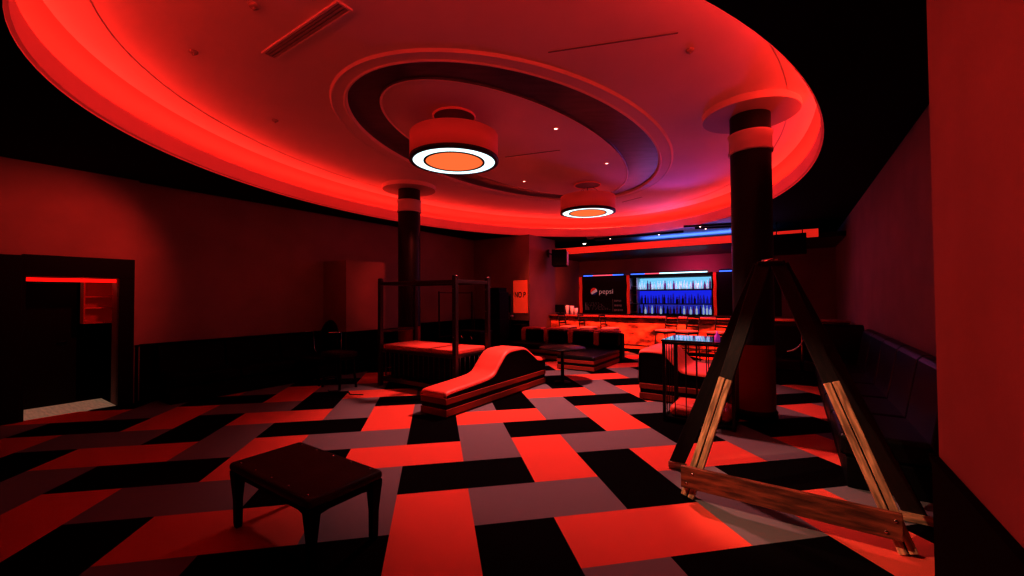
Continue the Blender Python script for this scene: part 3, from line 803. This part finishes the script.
# ------------------------------------------------------------------ dark seating along the walls
def banquette(name, label, a, b, rot, L, depth=.80, hback=.92, m='leather', n=None):
    """runs along local +x, back at local y=depth"""
    t = thing(name, label, 'banquette', a, b, 0, rot)
    mb = MB(); mb.box(.0, L, .05, depth, 0, .26, M['black'], .01); mb.build('base', t)
    n = n or max(1, round(L/.85)); w = L/n
    for k in range(n):
        mb = MB(); mb.box(w*k+.006, w*(k+1)-.006, 0, depth-.2, .26, .46, M[m], .05, 4); mb.build('seat_cushion', t)
        mb = MB(); mb.prism([(depth-.24, .44), (depth-.14, hback-.05), (depth-.10, hback), (depth-.01, hback), (depth, hback-.04), (depth, .26), (depth-.2, .26)], 'x', w*k+.006, w*(k+1)-.006, M[m])
        o = mb.build('back_cushion', t)
        bv = o.modifiers.new('bevel', 'BEVEL'); bv.width = .03; bv.segments = 3
    return t
banquette('banquette', 'black banquette along the left wall beyond the doorway', -8.06, 5.36, PI/2 + PI, 2.9, m='leather_dull') if False else None
banquette('banquette', 'black banquette along the left wall beyond the doorway', -8.05, 2.40, PI/2, 2.95, .80, .88, m='leather_dull')
banquette('banquette', 'big glossy black leather banquette along the right wall behind the A-frame', .33, 9.22, -PI/2, 4.6, .82, 1.08)
banquette('banquette', 'glossy black leather banquette turning the corner behind the right column', -.80, 9.30, 0, 1.93, .84, 1.10)

# throne-like chair, padded bench, cabinet and loudspeaker in the far left
def oval_chair():
    t = thing('oval_back_chair', 'black oval-backed chair with thin chrome arms against the left booth wall', 'chair', -7.72, 4.62, 0, .25)
    k = M['leather_dull']
    mb = MB(); mb.box(-.27, .27, -.26, .28, .40, .52, k, .04, 4); mb.build('seat', t)
    mb = MB(); pts = []
    mb.lathe([(0, -.055), (.15, -.05), (.22, -.02), (.235, 0), (.22, .02), (.15, .05), (0, .055)], k, 32, sx=1, sy=1.45)
    o = mb.build('backrest', t); o.location = (0, .28, .88); o.rotation_euler = (PI/2-.12, 0, 0)
    mb = MB(); mb.box(-.05, .05, .26, .31, .45, .62, k); mb.build('back_stem', t)
    for sx in (-1, 1):
        mb = MB(); mb.tube([(sx*.24, .24, .50), (sx*.34, .24, .62), (sx*.36, .22, .98), (sx*.30, -.05, 1.0)], .010, M['chrome'], 8); mb.build('arm', t)
        for sy in (-1, 1):
            mb = MB(); mb.tube([(sx*.24, sy*.22, 0), (sx*.22, sy*.21, .41)], .022, M['black']); mb.build('leg', t)
oval_chair()
def spank():
    t = thing('padded_stool', 'long narrow padded bench with a dim red buttoned top left of the bed', 'bench', -7.03, 4.62)
    mb = MB(); mb.box(-.30, .30, -.19, .19, .58, .67, M['bench_leather'], .03, 4); mb.build('padded_top', t)
    mb = MB(); mb.box(-.27, .27, -.16, .16, .53, .58, M['black']); mb.build('frame', t)
    for sx in (-1, 1):
        for sy in (-1, 1):
            mb = MB(); mb.tube([(sx*.27, sy*.17, 0), (sx*.23, sy*.13, .54)], .022, M['black']); mb.build('leg', t)
    for sx in (-1, 1):
        mb = MB(); mb.tube([(sx*.26, -.165, .15), (sx*.26, .165, .15)], .014, M['black']); mb.build('stretcher', t)
    for k in range(4):
        mb = MB(); mb.lathe([(.014, 0), (.01, .006), (0, .008)], M['chrome'], 8); o = mb.build('button', t); o.location = (-.21+.14*k, -.08, .669)
spank()
def cabinet():
    t = thing('low_cabinet', 'low black cabinet with two chrome handles behind the bed', 'cabinet', -7.0, 8.55)
    mb = MB(); mb.box(-.42, .42, -.25, .25, .04, .74, M['black'], .01); mb.box(-.40, .40, -.22, .24, 0, .04, M['black']); mb.build('case', t)
    mb = MB(); mb.box(-.44, .44, -.27, .26, .74, .78, M['leather'], .012); mb.build('cabinet_top', t)
    for x0, x1, hx in ((-.40, -.005, -.16), (.005, .40, .16)):
        mb = MB(); mb.box(x0, x1, -.268, -.25, .08, .71, M['black'], .004); d = mb.build('door', t)
        mb = MB(); mb.tube([(hx-.04, -.285, .66), (hx+.03, -.295, .58)], .018, M['chrome'], 8); mb.tube([(hx-.03, -.262, .65), (hx-.03, -.29, .65)], .008, M['chrome'], 6); mb.build('handle', d)
cabinet()
def rack():
    t = thing('bar_rack', 'thin dark metal rack standing against the wall behind the bed', 'rack', -8.55, 9.6, 0, PI/2)
    for x in (-.75, 0, .75):
        mb = MB(); mb.box(x-.018, x+.018, -.018, .018, 0, 1.84, M['steel'], .004); mb.build('upright', t)
    for z in (.5, 1.8):
        mb = MB(); mb.box(-.78, .78, -.014, .014, z-.016, z+.016, M['steel'], .004); mb.build('rail', t)
    mb = MB()
    for x in (-.75, .75): mb.box(x-.025, x+.025, -.2, .2, 0, .03, M['steel'])
    mb.build('feet', t)
rack()
def pa():
    t = thing('loudspeaker_stack', 'tall black loudspeaker stack standing against the end wall left of the sign', 'loudspeaker', -7.17, 9.85)
    mb = MB(); mb.box(-.26, .26, -.25, .25, .02, 1.02, M['black'], .012); mb.box(-.2, .2, -.2, .2, 0, .02, M['black']); mb.build('lower_cabinet', t)
    mb = MB(); mb.box(-.25, .25, -.24, .24, 1.02, 1.80, M['black'], .012); mb.build('upper_cabinet', t)
    mb = MB(); mb.box(-.24, .20, -.2, .2, 1.80, 1.93, M['black'], .01); mb.build('amplifier', t)
    for z, r in ((.45, .19), (1.3, .16)):
        mb = MB(); mb.lathe([(r, 0), (r-.02, .012), (r*.4, -.02), (0, .0)], M['leather'], 24); o = mb.build('driver', t); o.location = (0, -.262 if z < 1 else -.252, z); o.rotation_euler = (PI/2, 0, 0)
    t = thing('music_stand', 'slim dark stand with a small pale lamp between loudspeaker stack and sign', 'stand', -6.96, 10.22)
    mb = MB(); mb.lathe([(0, 0), (.12, 0), (.12, .02), (.02, .03)], M['blackmetal'], 18); mb.build('base', t)
    mb = MB(); mb.tube([(0, 0, .02), (0, 0, 1.75)], .016, M['blackmetal']); mb.build('pole', t)
    mb = MB(); mb.box(-.06, .06, -.08, -.02, 1.2, 1.7, M['blackmetal'], .01); mb.build('panel', t)
    mb = MB(); mb.lathe([(0, -.03), (.05, -.02), (.05, .02), (0, .03)], M['white'], 12, c=(.09, -.05, 1.1)); mb.tube([(0, 0, 1.1), (.09, -.05, 1.1)], .008, M['blackmetal'], 6); mb.build('lamp', t)
pa()
def desk():
    t = thing('equipment_desk', 'black equipment desk below the orange sign', 'desk', -7.05, 10.62)
    mb = MB(); mb.box(-.0, .38, -.22, .22, .78, .83, M['black'], .01); mb.build('desktop', t)
    mb = MB(); mb.box(.02, .36, -.2, .2, 0, .78, M['black'], .006); mb.build('pedestal', t)
    for k in range(3):
        mb = MB(); mb.box(.03, .35, -.215, -.2, .06+.24*k, .26+.24*k, M['black'], .004); mb.build('drawer', t)
desk()
mb = MB(); pts = [(-6.95, 4.36, .008), (-6.85, 4.30, .008), (-6.72, 4.40, .008), (-6.6, 4.33, .008), (-6.45, 4.42, .008), (-6.3, 4.36, .008), (-6.1, 4.46, .008)]
mb.tube(smooth_profile3(pts), .008, M['black'], 6); tag(room(mb.build('cable')), 'black cable lying on the carpet before the padded bench', 'cable')

# ------------------------------------------------------------------ lights
def light(name, typ, a, b, z, col, e, target=None, **kw):
    d = bpy.data.lights.new(name, typ); d.color = col; d.energy = e
    for k, v in kw.items(): setattr(d, k, v)
    o = bpy.data.objects.new(name, d); C.objects.link(o); o.location = W(a, b, z)
    if target is not None:
        o.rotation_euler = (W(*target) - o.location).to_track_quat('-Z', 'Y').to_euler()
    return o
light('floor_wash', 'SPOT', -3.5, 6.2, 4.1, (1, .36, .34), 1000, (-3.1, 6.0, 0), spot_size=math.radians(101), spot_blend=.45, shadow_soft_size=.12)
light('bar_wash', 'AREA', -3.4, 9.4, 4.1, (1, .14, .07), 125, (-3.4, 12.3, .6), shape='RECTANGLE', size=5.5, size_y=.15, spread=math.radians(50))
light('bar_blue', 'SPOT', -2.2, 11.9, 2.5, (.24, .16, 1), 140, (-1.9, 8.4, 4.2), spot_size=math.radians(52), spot_blend=.6, shadow_soft_size=.3)
light('bay_blue', 'AREA', -2.0, 12.35, 3.1, (.16, .30, 1), 12, (-2.0, 12.36, 3.6), shape='RECTANGLE', size=3.4, size_y=.3)
light('bay_blue_rear', 'AREA', -2.3, 14.0, 3.36, (.16, .32, 1), 40, (-2.3, 14.01, 3.6), shape='RECTANGLE', size=3.6, size_y=.5)
light('wall_pink', 'AREA', -2.9, 15.7, 2.62, (1, .08, .40), 9, (-2.9, 16.5, 2.9), shape='RECTANGLE', size=1.5, size_y=.15)
light('niche_blue', 'AREA', -3.9, 16.45, 2.38, (.25, .45, 1), 5, (-3.9, 16.9, 1.5), shape='RECTANGLE', size=2.8, size_y=.08)
light('trestle_spot', 'SPOT', -2.2, 1.2, 3.4, (1, .66, .42), 520, (-.12, 3.75, .45), spot_size=math.radians(25), spot_blend=.55, shadow_soft_size=.05)
light('door_lamp', 'AREA', AL-1.2, 1.4, 2.4, (1, .6, .4), 3, (AL-.5, 1.4, 0), size=.4)
light('shelf_fill', 'POINT', AL-.2, 1.6, 1.9, (1, .03, .02), 1.2, shadow_soft_size=.05)  # added red point to light the vestibule shelf
light('near_wall_fill', 'SPOT', -3.5, 1.2, 3.45, (1, .085, .06), 330, (.59, 1.8, 1.9), spot_size=math.radians(75), spot_blend=.8, shadow_soft_size=.1)  # added red fill for the near right wall, no fixture
light('left_wall_fill', 'SPOT', -6.3, 2.3, 3.3, (1, .085, .06), 180, (AL, 1.0, 1.95), spot_size=math.radians(72), spot_blend=.8, shadow_soft_size=.1)  # unseen red light added to brighten the wall around the doorway

light('booth_fill', 'SPOT', -5.6, 6.0, 3.6, (1, .085, .06), 110, (-8.03, 6.5, 1.75), spot_size=math.radians(42), spot_blend=.8, shadow_soft_size=.1)  # added red fill lifting the booth's right face
light('bar_pink', 'AREA', -3.2, 13.0, 3.1, (1, .22, .75), 24, (-3.2, 9.5, .3), shape='RECTANGLE', size=5.0, size_y=.1)
light('bar_corner_fill', 'POINT', -6.7, 14.4, 2.3, (1, .10, .07), 16, shadow_soft_size=.15)  # added red point to brighten the bar alcove's left wall
w = bpy.data.worlds.new('World'); S.world = w; w.use_nodes = True
w.node_tree.nodes['Background'].inputs['Color'].default_value = (.0015, .0003, .0003, 1)
S.view_settings.view_transform = 'Standard'
S.view_settings.look = 'None'
S.view_settings.exposure = .22
S.view_settings.gamma = .72
S.cycles.max_bounces = 8
S.cycles.use_denoising = True
S.cycles.sample_clamp_indirect = 4

cam = bpy.data.cameras.new('camera'); co = bpy.data.objects.new('camera', cam); C.objects.link(co)
cam.sensor_width = 36; cam.lens = 412.8/1024*36; cam.clip_start = .05
co.matrix_world = Matrix.Translation((0, 0, 1.669)) @ (Matrix.Rotation(PI/2 + .0211, 4, 'X') @ Matrix.Rotation(-.00635, 4, 'Z'))
S.camera = co
